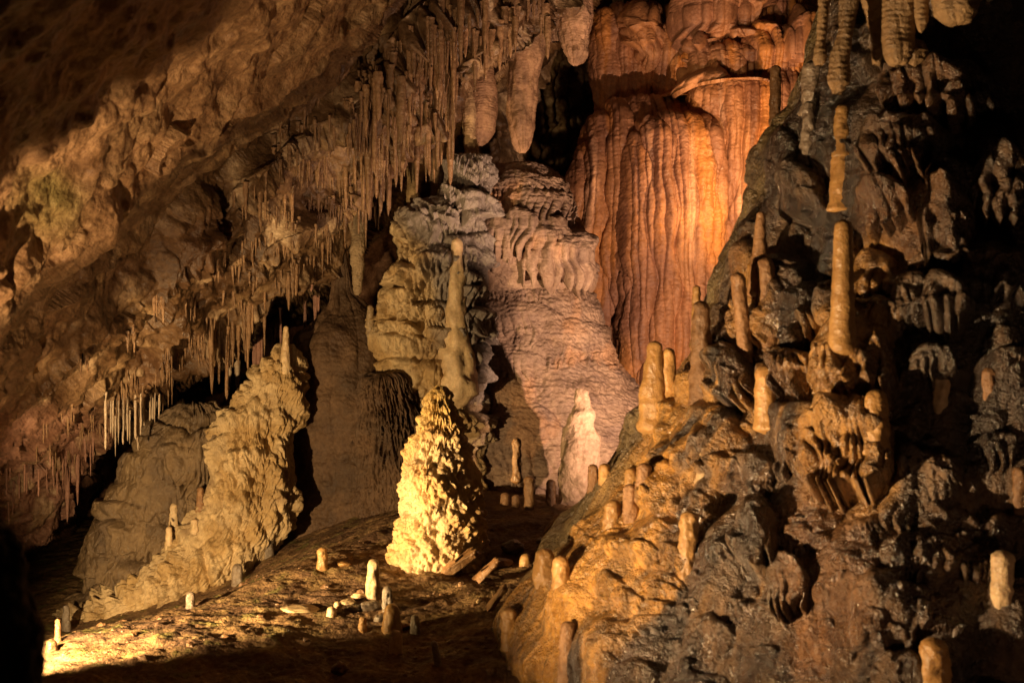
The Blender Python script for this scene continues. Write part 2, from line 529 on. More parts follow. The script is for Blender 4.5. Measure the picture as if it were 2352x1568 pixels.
build_shade_blocker('roof_shade_blocker', CL, [(-700, 1180, 4.0), (-300, 800, 4.2), (0, 520, 4.6), (30, 470, 4.8), (110, 440, 5.), (190, 370, 5.2), (240, 330, 5.4), (290, 275, 5.6), (340, 240, 5.8), (385, 200, 6.0), (395, 165, 6.), (450, 130, 6.2), (490, 95, 6.3), (520, 40, 6.4), (560, -10, 6.5), (640, -160, 6.8), (760, -420, 7.)],
          (-1, 0, 1), .42, .5)
build_shade_blocker('dome_shade_blocker', BL, [(900, 470, 12.3), (1080, 550, 12.3), (1165, 650, 12.4), (1195, 740, 12.3), (1180, 775, 12.3), (1095, 800, 12.2), (1080, 950, 12.2), (1075, 1250, 12.)],
          (-1, -.4, -.3), .5, .6)  # unseen slab added near the back floodlight, edge shaped to shadow the dome

# ---- floor
def floor_z(x, y):
    z = tps([(-6, 4, -2.0), (-3.6, 6, -2.15), (-3.2, 7.5, -2.13), (-2.9, 7.9, -2.10), (-2.45, 8.3, -2.03), (-1.96, 8.8, -1.94), (-1.55, 9.3, -1.83), (-1.05, 10.3, -1.64), (-3.8, 9, -2.5), (-3.0, 9.8, -2.45), (-2.5, 10.2, -2.3), (-2., 10.6, -2.05),
             (-.7, 8.8, -1.93), (-.2, 9.4, -1.86), (-1, 8.4, -1.98), (-.9, 7.2, -2.06), (-.3, 8.4, -1.92), (.1, 9.7, -1.75), (.2, 7.2, -1.98), (-1, 5, -2.1), (.2, 5, -2.1), (-.5, 3.5, -2.1),
             (-.4, 11, -1.66), (1.3, 10, -1.66), (1.3, 12, -1.7), (-2, 12, -1.9), (-4, 12, -2.6), (4, 8, -2.2), (6, 12, -2), (-8, 14, -2.8), (0, 16, -2), (0, 2, -2.3), (-6, 8.3, -2.4)],
            x, y, 5.)
    return z


def build_floor():
    nx, ny = 800, 720
    tx = np.linspace(-1, 1, nx); ty = np.linspace(0, 1, ny)
    TX, TY = np.meshgrid(tx, ty)
    Y = 1.2 + 15.5 * TY ** 1.15
    X = -1.0 + TX * (3.2 + .55 * Y)
    Z = floor_z(X, Y)
    Z = Z + .06 * fbm(X * 1.1, Y * 1.1, 0.4, 4) + .022 * fbm(X * 4, Y * 6, 3., 5) + .014 * ridged(X * 3.0, Y * 7, 5., 4)
    Z = Z + .010 * np.abs(perlin(X * 11, Y * 26, 2.)) + .010 * perlin(X * 26, Y * 40, 7.)
    V = np.stack([X, Y, Z], -1)
    c = mixc(C(.30, .19, .09), C(.17, .10, .055), sstep(-.3, .4, fbm(X * 2, Y * 2, 5., 5)))
    c = mixc(c, C(.38, .28, .12), sstep(.0, .5, fbm(X * 5, Y * 5, 8., 4)) * .6)
    moss = sstep(.2, .5, fbm(X * 4, Y * 4, 18., 4)) * sstep(-.9, -2.2, X)
    c = mixc(c, C(.20, .23, .05), moss * .6)
    me = new_mesh('cave_floor', V, grid_quads(ny, nx)[:, ::-1], c)
    return tag(link('cave_floor', me, M['floor']), kind='structure')


cfloor = build_floor()

# =================================================================== BIG FORMATIONS
def empty(name, loc):
    o = bpy.data.objects.new(name, None); o.location = loc; o.empty_display_size = .2
    COL.objects.link(o); return o


def parented(o, parent):
    o.parent = parent; o.matrix_parent_inverse = Matrix.Translation(-parent.location)
    return o


# ---- orange draped wall
def d_orange(seed, A=.11, f=3.6, top=.16, lumpy=False):
    rr = random.Random(int(seed)); sp = []
    if lumpy:
        for i in range(26):
            w = rr.uniform(40, 120); X = rr.uniform(1370, 1880); Y = rr.uniform(-60, 240)
            sp.append((X - w / 2, X + w / 2, Y, Y + w * rr.uniform(.4, .7), rr.uniform(8, 30), rr.uniform(.2, .5)))

    def fn(s, z, x, y, R):
        fl = flutes(x * 1.0 + .25 * y, z, f, seed=seed, warp=.7)
        fl2 = flutes(x, z, f * 2.7, seed=seed + 3, warp=.5)
        rib = perlin(s * 7, z * 38, seed) * .004 + np.sin(z * 110 + 9 * perlin(s * 7, z * 3, seed)) * .0015
        ex = skirts(body.PX, body.PY, sp, 15., seed) if sp else 0.
        return ex + A * fl + .035 * fl2 + rib + .10 * fbm(x * 1.2, z * .5, seed, 3) + .018 * fbm(s * 7, z * 9, seed, 3)
    return fn


def c_orange(s, z, x, y, h):
    c = mixc(C(.56, .28, .13), C(.36, .18, .11), sstep(-.4, .3, fbm(x * 1.2, z * .5, 3., 4)))
    c = mixc(c, C(.62, .27, .07), sstep(0., .4, fbm(x * 3, z * .35, 13., 4)) * .8)
    c = mixc(c, C(.66, .42, .28), sstep(.34, .55, perlin(x * 5, z * .25, 33.)) * .6)
    c = mixc(c, C(.22, .10, .06), sstep(.3, .55, perlin(x * 6.5, z * .3, 63.)) * .7)
    return c


wall_e = empty('flowstone_curtain', P(1500, 900, 15.5))
tag(wall_e, 'tall orange flowstone wall of pleated vertical folds behind the pinkish dome', 'flowstone')
H = (-2.0, 2.0)
specs = [
    ('drapery_tier', [(236, 1470, 1490), (250, 1400, 1570), (290, 1355, 1610), (360, 1322, 1630), (440, 1305, 1640), (540, 1330, 1645), (700, 1360, 1650), (860, 1400, 1660), (960, 1420, 1680)], 16.0, .75, 1.),
    ('drapery_tier', [(268, 1530, 1550), (282, 1480, 1610), (320, 1450, 1640), (420, 1430, 1650), (600, 1425, 1655), (960, 1430, 1670)], 15.3, .8, 2.),
    ('drapery_tier', [(22, 1430, 1460), (40, 1385, 1600), (90, 1372, 1625), (180, 1368, 1630), (252, 1375, 1600), (262, 1400, 1560)], 16.7, .5, 3.),
    ('drapery_tier', [(60, 1540, 1560), (75, 1490, 1640), (130, 1470, 1660), (160, 1500, 1650), (235, 1520, 1640)], 16.2, .6, 4.),
    ('drapery_tier', [(148, 1694, 1702), (158, 1660, 1745), (176, 1618, 1800), (225, 1590, 1845), (300, 1600, 1860), (420, 1620, 1870), (560, 1610, 1880), (760, 1580, 1900), (960, 1560, 1900)], 15.6, .6, 5.),
    ('drapery_tier', [(-60, 1700, 1760), (-20, 1660, 1860), (40, 1655, 1880), (110, 1680, 1860), (140, 1720, 1800)], 15.9, .6, 6.),
    ('drapery_tier', [(85, 1760, 1780), (95, 1720, 1850), (130, 1690, 1880), (165, 1720, 1870)], 15.3, .6, 7.),
    ('drapery_tier', [(-10, 1660, 1680), (10, 1625, 1710), (50, 1620, 1720), (95, 1640, 1700)], 15.7, .7, 8.),
    ('drapery_tier', [(110, 1640, 1660), (125, 1600, 1720), (160, 1590, 1740), (190, 1610, 1730)], 15.4, .6, 9.),
]
for nm, rows, d, ysc, sd in specs:
    big = rows[-1][0] > 600
    o = body(nm, rows, d, ysc, 520 if big else 200, 420 if big else 260, d_orange(sd, .12 if big else .10, 3.6 if big else 4.4, lumpy=(not big and sd != 3.)), c_orange, M['orange'], *H)
    parented(o, wall_e)


# ---- pinkish dome
CAPS = [(1060, 1330, 400, 480, 60, .08), (1090, 1180, 455, 520, 50, .12), (1150, 1300, 430, 510, 80, .14), (1050, 1120, 500, 575, 55, .18), (1100, 1185, 500, 585, 70, .2), (1160, 1235, 480, 570, 90, .2), (1215, 1300, 500, 590, 90, .2), (1255, 1352, 530, 620, 80, .24), (1190, 1270, 575, 625, 50, .2), (1060, 1150, 585, 630, 40, .16), (1290, 1360, 580, 640, 60, .18)]
BASES = [(1050, 1420, 612, 700, 8, .04), (1040, 1300, 690, 770, 40, .06), (1180, 1420, 730, 830, 34, .05), (1020, 1250, 790, 860, 50, .07), (1150, 1470, 830, 900, 12, .03), (1050, 1230, 870, 960, 60, .07), (1080, 1300, 925, 1100, 30, .09)]


def d_dome(seed, specs, pitch, mic=1.):
    def fn(s, z, x, y, R):
        t2, _ = tiers(s, z, .060, drip=.6, fd=13, seed=seed + 5, under=.4)
        sk = skirts(body.PX, body.PY, specs, pitch, seed, .8)
        return sk + .009 * mic * t2 + .07 * fbm(x * 1.6, y * 1.6, z * 2.2, 4) + .010 * fbm(s * 18, y * 18, z * 26, 3) + .012 * np.abs(perlin(s * 6, 1., z * 20))
    return fn


def c_dome(s, z, x, y, h):
    c = mixc(C(.35, .25, .18), C(.27, .195, .15), sstep(-.3, .3, fbm(x * 1.5, y, z * 2.2, 4)))
    c = mixc(c, C(.50, .30, .17), sstep(.15, .5, fbm(x * 2, y, z * 1.2 + 8, 4)) * .7)
    c = mixc(c, C(.20, .14, .12), sstep(.1, .6, fbm(x * 4 + 5, y * 4, z * 6, 4)) * .5)
    return c


dome = empty('flowstone_dome', P(1200, 1150, 12.9))
tag(dome, 'big rounded pinkish grey flowstone dome with a fringed upper tier beside the orange wall', 'flowstone')
parented(body('dome_base', [(612, 1190, 1215), (622, 1120, 1290), (650, 1075, 1335), (700, 1050, 1372), (760, 1040, 1392), (810, 1036, 1402), (860, 1030, 1440), (900, 1030, 1480), (980, 1020, 1540), (1100, 1010, 1600), (1260, 1000, 1660)],
              13.3, .8, 620, 560, d_dome(3., BASES, 17., 1.5), c_dome, M['flow'], -2.2, 2.2), dome)
parented(body('fringed_cap', [(372, 1180, 1210), (384, 1130, 1262), (410, 1090, 1290), (470, 1065, 1312), (530, 1052, 1345), (590, 1055, 1350), (640, 1075, 1335), (668, 1120, 1300)],
              12.95, .8, 380, 460, d_dome(9., CAPS, 17., .7), c_dome, M['flow'], -2.4, 2.4), dome)


# ---- coral tower left of dome
def d_coral(seed, A=.12, h=.26, pf=11., pa=.035, drip=1.3, fd=11, el=.35, SK=(), pitch=16.):
    """ragged ledges hung with short fingers"""
    def fn(s, z, x, y, R):
        t1, _ = tiers(s, z, h, drip=drip, fd=fd, seed=seed, under=.12, warp=1.3)
        t2, _ = tiers(s, z, h * .4, drip=1.3, fd=fd * 1.7, seed=seed + 3, under=.2)
        pc = popcorn(x, y, z * el, pf)
        pc2 = popcorn(x + 3, y, z * .6, pf * 2.0)
        m = .5 + np.clip(.5 + 1.2 * perlin(x * 1.6, y * 1.6, z * 1.6), 0, 1)
        ex = skirts(body.PX, body.PY, SK, pitch, seed, .6) if len(SK) else 0.
        return ex + (A * t1 + .4 * A * t2 + pa * pc * 1.2 + pa * .5 * pc2) * m + .09 * fbm(x * 1.9, y * 1.9, z * 1.9, 4)
    return fn


def c_coral(s, z, x, y, h):
    c = mixc(C(.66, .50, .28), C(.50, .34, .15), sstep(-.3, .3, fbm(x * 3, y * 3, z * 3, 4)))
    c = mixc(c, C(.26, .16, .08), sstep(.2, .6, fbm(x * 2 + 3, y * 2, z * 2, 4)) * .6)
    return c


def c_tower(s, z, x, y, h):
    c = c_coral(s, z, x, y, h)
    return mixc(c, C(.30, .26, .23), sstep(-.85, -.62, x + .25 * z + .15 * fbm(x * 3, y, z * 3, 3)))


_r = random.Random(9); TSK = []
for _i in range(70):
    _y = _r.uniform(440, 1000); _x = _r.uniform(900 if _y > 600 else 960, 1080); _w = _r.uniform(34, 90)
    TSK.append((_x - _w / 2, _x + _w / 2, _y, _y + _w * _r.uniform(.5, .9), _r.uniform(10, 34), _r.uniform(.10, .26)))
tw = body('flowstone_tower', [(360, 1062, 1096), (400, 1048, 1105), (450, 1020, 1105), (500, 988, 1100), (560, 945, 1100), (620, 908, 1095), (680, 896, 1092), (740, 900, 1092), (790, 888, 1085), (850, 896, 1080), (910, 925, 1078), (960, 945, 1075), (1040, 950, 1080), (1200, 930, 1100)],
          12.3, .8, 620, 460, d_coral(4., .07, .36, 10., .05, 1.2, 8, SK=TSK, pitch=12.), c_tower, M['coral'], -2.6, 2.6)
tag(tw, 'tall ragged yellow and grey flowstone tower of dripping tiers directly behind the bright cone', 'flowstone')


# ---- brown mound
def d_mound(s, z, x, y, R):
    t2, _ = tiers(s, z, .06, drip=.8, fd=10, seed=3, under=.3)
    return .16 * fbm(x * 1.1, y * 1.1, z * .9, 4) + .012 * t2 + .02 * fbm(x * 7, y * 7, z * 7, 4) + .03 * flutes(s, z, 2.2, seed=1)


def c_mound(s, z, x, y, h):
    c = mixc(C(.15, .09, .05), C(.105, .064, .036), sstep(-.3, .3, fbm(x * 2, y * 2, z * 2, 5)))
    return mixc(c, C(.14, .085, .05), sstep(.25, .6, fbm(x * 1.2 + 5, y * 1.2, z * .7, 5)) * .8)


bm = body('flowstone_mound', [(560, 772, 792), (600, 768, 800), (660, 752, 818), (690, 738, 850), (720, 712, 880), (770, 680, 900), (830, 660, 915), (920, 652, 940), (1020, 650, 960), (1120, 640, 990), (1200, 600, 1010), (1300, 520, 1040), (1400, 430, 1060), (1500, 330, 1080)],
          12.2, .7, 420, 360, d_mound, c_mound, M['flow'], -2.4, 2.4)
tag(bm, 'smooth dull brown flowstone mound narrowing to a neck, left of the ragged tower', 'flowstone')
bm2 = body('flowstone_bank', [(860, 860, 900), (880, 835, 930), (960, 825, 960), (1080, 820, 980), (1180, 820, 990), (1280, 820, 1000)],
           11.7, .6, 260, 260, d_coral(14., .08, .4, 8, .02), c_mound, M['flow'], -2.2, 2.2)
tag(bm2, 'low shadowed brown flowstone bank between the smooth mound and the bright cone', 'flowstone')

# ---- coral ridge on the left
cr = body('flowstone_ridge', [(792, 646, 662), (830, 628, 668), (880, 590, 670), (925, 552, 672), (965, 522, 668), (1000, 512, 660), (1080, 498, 665), (1160, 474, 660), (1220, 436, 640), (1270, 396, 620), (1330, 330, 580), (1400, 230, 500), (1470, 140, 400), (1560, 60, 300)],
          11.0, .75, 620, 440, d_coral(8., .05, .30, 9., .075, 1.4, 8, .3), c_coral, M['coral'], -2.3, 2.3, dtop=11.6)
tag(cr, 'cream knobbly flowstone ridge glittering in the lamplight, sloping down to the left', 'flowstone')


# ---- dark flowstone far left
def c_left(s, z, x, y, h):
    c = mixc(C(.16, .11, .066), C(.24, .165, .09), sstep(-.3, .3, fbm(x * 3, y * 3, z * 2, 4)))
    return mixc(c, C(.12, .08, .05), sstep(.2, .5, fbm(x * 2 + 3, y * 2, z * 3, 4)) * .6)


_r = random.Random(21); LSK = []
for _i in range(46):
    _y = _r.uniform(960, 1430); _c = 480 - (_y - 960) * .52; _x = _c + _r.uniform(-110, 60); _w = _r.uniform(50, 130)
    LSK.append((_x - _w / 2, _x + _w / 2, _y, _y + _w * _r.uniform(.5, .9), _r.uniform(16, 44), _r.uniform(.07, .17)))
lf = body('flowstone_cascade', [(930, 420, 470), (960, 375, 525), (1000, 345, 535), (1060, 305, 535), (1120, 282, 520), (1200, 258, 500), (1280, 222, 470), (1350, 196, 450), (1420, 172, 420), (1490, 135, 380)],
          11.7, .7, 520, 420, d_coral(21., .06, .50, 9., .025, 1.0, 4.0, SK=LSK, pitch=17.), c_left, M['coral'], -2.3, 2.3)
tag(lf, 'dull brown flowstone cascade of folded drapes at the far left of the cave floor', 'flowstone')


# ---- bright cone
def d_cone(s, z, x, y, R):
    t1, _ = tiers(s, z, .17, drip=.8, fd=13, seed=6, under=.25, warp=.9)
    low = sstep(-1.15, -1.5, z); mid = sstep(.35, .0, np.abs(z + 1.28)) * sstep(-.95, -1.1, z)
    pc = popcorn(x, y, z * .85, 15.); pc2 = popcorn(x + 5, y, z, 27.)
    lump = fbm(x * 4, y * 4, z * 4, 3)
    return .050 * t1 * (1 - .5 * low) + (.030 + .010 * low) * pc + .016 * pc2 + .07 * lump + .02 * flutes(s, z, 9, seed=2)


def c_cone(s, z, x, y, h):
    c = mixc(C(.74, .56, .32), C(.66, .43, .18), sstep(-.3, .4, fbm(x * 4, y * 4, z * 4, 4)))
    c = mixc(c, C(.50, .29, .08), sstep(-.55, -.75, -z - 1.2) * .0)
    c = mixc(c, C(.58, .38, .10), sstep(-.95, -.55, z) * .8)
    return mixc(c, C(.34, .20, .09), sstep(.25, .6, fbm(x * 5 + 7, y * 5, z * 5, 4)) * .5)


cone = body('conical_stalagmite', [(886, 1003, 1010), (893, 994, 1020), (930, 984, 1030), (985, 969, 1050), (1030, 955, 1064), (1080, 940, 1078), (1110, 935, 1086), (1170, 931, 1096), (1215, 928, 1100), (1250, 916, 1102), (1290, 902, 1102), (1325, 896, 1102), (1370, 894, 1100)],
            9.25, .95, 560, 620, d_cone, c_cone, M['coral'])
tag(cone, 'brightly lit yellow conical stalagmite covered in knobs, standing on the cave floor', 'stalagmite')

# =================================================================== RIGHT-HAND SLOPE
RX = 2330


SKS = [(1640, 1745, 805, 925, 45, .20), (1745, 1800, 840, 900, 20, .08), (1785, 1905, 815, 915, 50, .22), (1548, 1645, 860, 945, 36, .10), (1885, 2070, 762, 935, 50, .30), (1860, 2055, 940, 1150, 60, .30),
       (1478, 1700, 910, 1075, 40, .14), (1465, 1640, 1055, 1185, 30, .10), (1440, 1600, 1180, 1290, 24, .06), (1690, 1790, 1130, 1300, 60, .18), (1765, 1860, 1280, 1400, 50, .12),
       (1690, 1765, 560, 690, 60, .16), (1735, 1850, 575, 740, 80, .18), (1680, 1780, 700, 790, 26, .14), (1800, 1905, 640, 790, 70, .20), (1890, 1975, 650, 770, 60, .20),
       (1965, 2085, 690, 810, 50, .22), (1945, 2060, 565, 700, 30, .16), (2050, 2160, 640, 780, 40, .22), (2115, 2235, 430, 620, 60, .26), (2120, 2228, 650, 790, 24, .30), (2230, 2370, 330, 500, 60, .24), (2130, 2250, 370, 460, 40, .16),
       (1985, 2190, 290, 400, 60, .22), (2030, 2300, 160, 270, 40, .30), (1985, 2100, 430, 520, 50, .2), (1690, 1775, 320, 430, 26, .06), (1750, 1855, 290, 480, 36, .10), (1655, 1745, 430, 540, 24, .06), (1790, 1895, 390, 500, 40, .16),
       (1880, 1960, 540, 640, 40, .14), (2080, 2200, 820, 900, 40, .18), (1950, 2110, 60, 160, 40, .2), (2200, 2350, 560, 700, 50, .2), (1585, 1685, 690, 800, 40, .10), (1760, 1900, 930, 1030, 30, .10), (1640, 1780, 1040, 1110, 30, .12)]
_r = random.Random(3)
for _i in range(24):
    _x = _r.uniform(1640, 2380); _y = _r.uniform(940, 1560); _w = _r.uniform(60, 190)
    SKS.append((_x - _w / 2, _x + _w / 2, _y, _y + _w * _r.uniform(.6, 1.), _r.uniform(15, 40), _r.uniform(.04, .12) * (.12 if _x < 2000 and _y > 1120 else 1)))
MICRO = []
for _i in range(260):
    _x = _r.uniform(1330, 2360); _y = _r.uniform(300, 1560); _w = _r.uniform(26, 74)
    MICRO.append((_x - _w / 2, _x + _w / 2, _y, _y + _w * _r.uniform(.35, .7), _r.uniform(5, 14), _r.uniform(.012, .035)))
for _i in range(22):
    _x = _r.uniform(1330, 1660); _y = _r.uniform(1200, 1560); _w = _r.uniform(50, 130)
    SKS.append((_x - _w / 2, _x + _w / 2, _y, _y + _w * _r.uniform(.4, .8), _r.uniform(8, 22), _r.uniform(.02, .06)))


def d_slope(s, z, x, y, R):
    TH = body.TH; PX = body.PX; PY = body.PY
    apron = sstep(.34 + .3 * sstep(-.3, .6, z), .10 + .1 * sstep(-.3, .6, z), TH + 1.57 + .10 * fbm(x * 2, y * 2, z * 2, 3) - .25 * sstep(-.5, -1.2, z))
    sm = 1 - .92 * apron
    sk = skirts(PX, PY, SKS, 25., 2.) + skirts(PX, PY, MICRO, 9., 6.)
    fl = flutes(s, z, 3.6, seed=8., warp=1.0, crisp=.8)
    h = sk * (.35 + .65 * sm) + sm * .035 * (fl - .4) + .20 * fbm(x * 1.1, y * 1.1, z * 1.1, 3) + .016 * fbm(x * 6, y * 6, z * 4, 3) * (.3 + .7 * sm)
    h = h + .010 * popcorn(x, y, z * .8, 12.) * sm * sstep(-.3, .3, perlin(x * 2, y * 2, z * 2)) + .004 * perlin(x * 25, y * 25, z * 18)
    h = h + .026 * popcorn(x, y, z, 11.) * sstep(1960, 1860, PX) * sstep(620, 520, PY) * sm
    h = h + apron * (.05 * fbm(s * 4.5, z * .7, 3., 3) + .012 * fbm(s * 16, z * 3, 7., 3))
    return h


def c_slope(s, z, x, y, h):
    TH = body.TH; X = body.PX; Y = body.PY
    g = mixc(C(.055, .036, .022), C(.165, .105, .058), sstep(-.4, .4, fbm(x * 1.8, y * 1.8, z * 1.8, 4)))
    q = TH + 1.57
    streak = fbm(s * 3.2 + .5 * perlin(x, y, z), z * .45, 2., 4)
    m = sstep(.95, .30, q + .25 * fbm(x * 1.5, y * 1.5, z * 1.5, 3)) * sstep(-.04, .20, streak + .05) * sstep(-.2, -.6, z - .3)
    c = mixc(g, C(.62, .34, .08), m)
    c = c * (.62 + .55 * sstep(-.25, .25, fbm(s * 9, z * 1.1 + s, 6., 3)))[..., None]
    olive = sstep(.20, .04, q + .05 * perlin(x * 4, y * 4, z * 4))
    c = mixc(c, C(.30, .23, .10), olive * .75)
    def splat(px, py, rx, ry):
        return 1 - sstep(.6, 1.15, np.sqrt(((X - px) / rx) ** 2 + ((Y - py) / ry) ** 2) + .35 * fbm(x * 4, y * 4, z * 4, 4))
    for px, py, rx, ry, k in ((1900, 1330, 130, 250, .6), (2060, 480, 120, 140, .6), (1730, 700, 60, 140, .8), (1800, 900, 90, 60, .4), (2120, 250, 120, 80, .5), (1860, 1500, 60, 120, .8)):
        c = mixc(c, C(.30, .15, .06), splat(px, py, rx, ry) * k * .8)
    for px, py, rx, ry in ((1960, 1050, 120, 170), (1960, 830, 120, 130), (1990, 620, 80, 90), (1750, 700, 60, 110), (1600, 870, 60, 90)):
        c = mixc(c, C(.52, .29, .085), splat(px, py, rx, ry) * .85)
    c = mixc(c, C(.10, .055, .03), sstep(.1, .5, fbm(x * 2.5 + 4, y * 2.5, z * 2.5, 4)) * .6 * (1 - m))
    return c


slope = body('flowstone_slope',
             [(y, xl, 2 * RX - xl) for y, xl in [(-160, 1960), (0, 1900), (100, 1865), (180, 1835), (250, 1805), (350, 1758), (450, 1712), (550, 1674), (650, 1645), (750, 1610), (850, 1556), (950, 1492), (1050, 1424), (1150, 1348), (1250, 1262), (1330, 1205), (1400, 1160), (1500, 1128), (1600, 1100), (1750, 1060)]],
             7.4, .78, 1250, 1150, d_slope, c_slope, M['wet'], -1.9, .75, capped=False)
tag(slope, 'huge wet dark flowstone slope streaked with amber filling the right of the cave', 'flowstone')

T_slope = bvh_of(slope)

# =================================================================== black rock in the near left corner
def d_near(s, z, x, y, R):
    return .04 * fbm(x * 6, y * 6, z * 6, 4)


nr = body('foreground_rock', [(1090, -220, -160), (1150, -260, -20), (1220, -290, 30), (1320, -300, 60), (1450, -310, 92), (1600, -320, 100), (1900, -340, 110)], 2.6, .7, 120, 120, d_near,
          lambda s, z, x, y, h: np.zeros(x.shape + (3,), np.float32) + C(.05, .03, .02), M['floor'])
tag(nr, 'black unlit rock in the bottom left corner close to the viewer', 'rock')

T_ceil = bvh_of(ceiling); T_floor = bvh_of(cfloor); T_dome = [bvh_of(c) for c in dome.children]
T_ridge = bvh_of(cr); T_left = bvh_of(lf); T_mound = bvh_of(bm); T_tower = bvh_of(tw)


# =================================================================== STALAGMITES
def column_mesh(name, prof, cxs, seed, nth=30, nz=46, lump=.12, rings=.05, ysc=.95, flare=0.):
    """prof: list of (z, r) from bottom to top in metres"""
    pz = np.array([p[0] for p in prof]); pr = np.array([p[1] for p in prof]); pc = np.array(cxs)
    a = np.linspace(0, 1, nz)
    a = 1 - (1 - a) ** 1.35 if False else a
    z = pz[0] + (pz[-1] - pz[0]) * a
    # denser rings near the cap
    t = np.sin(a * math.pi / 2) ** 1.0
    z = pz[0] + (pz[-1] - pz[0]) * (0.5 * a + 0.5 * t)
    r = np.interp(z, pz, pr); cx = np.interp(z, pz, pc)
    k = np.array([.25, .5, .25]); rs = np.convolve(np.pad(r, 1, mode='edge'), k, 'valid'); rs[-1] = r[-1]; r = rs
    th = np.linspace(0, 2 * math.pi, nth, endpoint=False)
    TH, R = np.meshgrid(th, r); Z = np.repeat(z[:, None], nth, 1); CX = np.repeat(cx[:, None], nth, 1)
    rm = float(pr.mean())
    x = np.sin(TH) * R; y = -np.cos(TH) * R * ysc
    f = 1 / max(rm, .01)
    n = lump * fbm(x * f * .9 + seed * 3.1, y * f * .9, Z * f * .55, 3) + rings * perlin(seed, TH * .3, Z * f * 3.5) + .03 * perlin(x * f * 5, y * f * 5, Z * f * 4)
    sc = 1 + n
    V = np.stack([CX + x * sc, y * sc, Z + (0 if True else 0)], -1)
    me = new_mesh(name, V, grid_quads(nz, nth, True)[:, ::-1])
    return me


def dome_prof(zb, zt, rb, rt, flare=1.25, mid=None):
    L = zt - zb
    e = flare - 1
    p = [(zb, rb * .1), (zb + .05 * L, rb * (1 + .7 * e)), (zb + .10 * L, rb * (1 + e)), (zb + .18 * L, rb * (1 + .35 * e)), (zb + .28 * L, rb)]
    if mid: p += [(zb + .5 * L, mid)]
    cap = min(rt * .9, L * .35)
    p += [(zt - cap, rt)]
    for a in (25, 45, 62, 78, 88):
        p.append((zt - cap + cap * math.sin(math.radians(a)), rt * math.cos(math.radians(a))))
    p.append((zt, rt * .02))
    return p


def stalagmite(px, yb, yt, wb, wt, trees, mat, label, lean=0, mid=None, name='stalagmite', d=None, lump=.20, group=None, rings=.04, sink=.12, cat='stalagmite'):
    dd = d if d is not None else hit(px, yb, trees, 9.)
    k = HT * dd / 1176
    rb = wb / 2 * k; rt = wt / 2 * k
    dd = dd + rb * (.8 if trees is SL else .45)
    k = HT * dd / 1176
    H_ = (yb - yt) * k
    prof = dome_prof(-sink - .3 * rb, H_, rb, rt, flare=1.45 if trees is FL else 1.2, mid=mid / 2 * k if mid else None)
    cxs = [lean * k * max(0, p[0]) / H_ for p in prof]
    me = column_mesh(name, prof, cxs, random.random() * 90, lump=lump, rings=rings)
    o = link(name, me, M[mat], loc=P(px, yb, dd))
    o.rotation_euler[2] = 0
    return tag(o, label, cat, group)


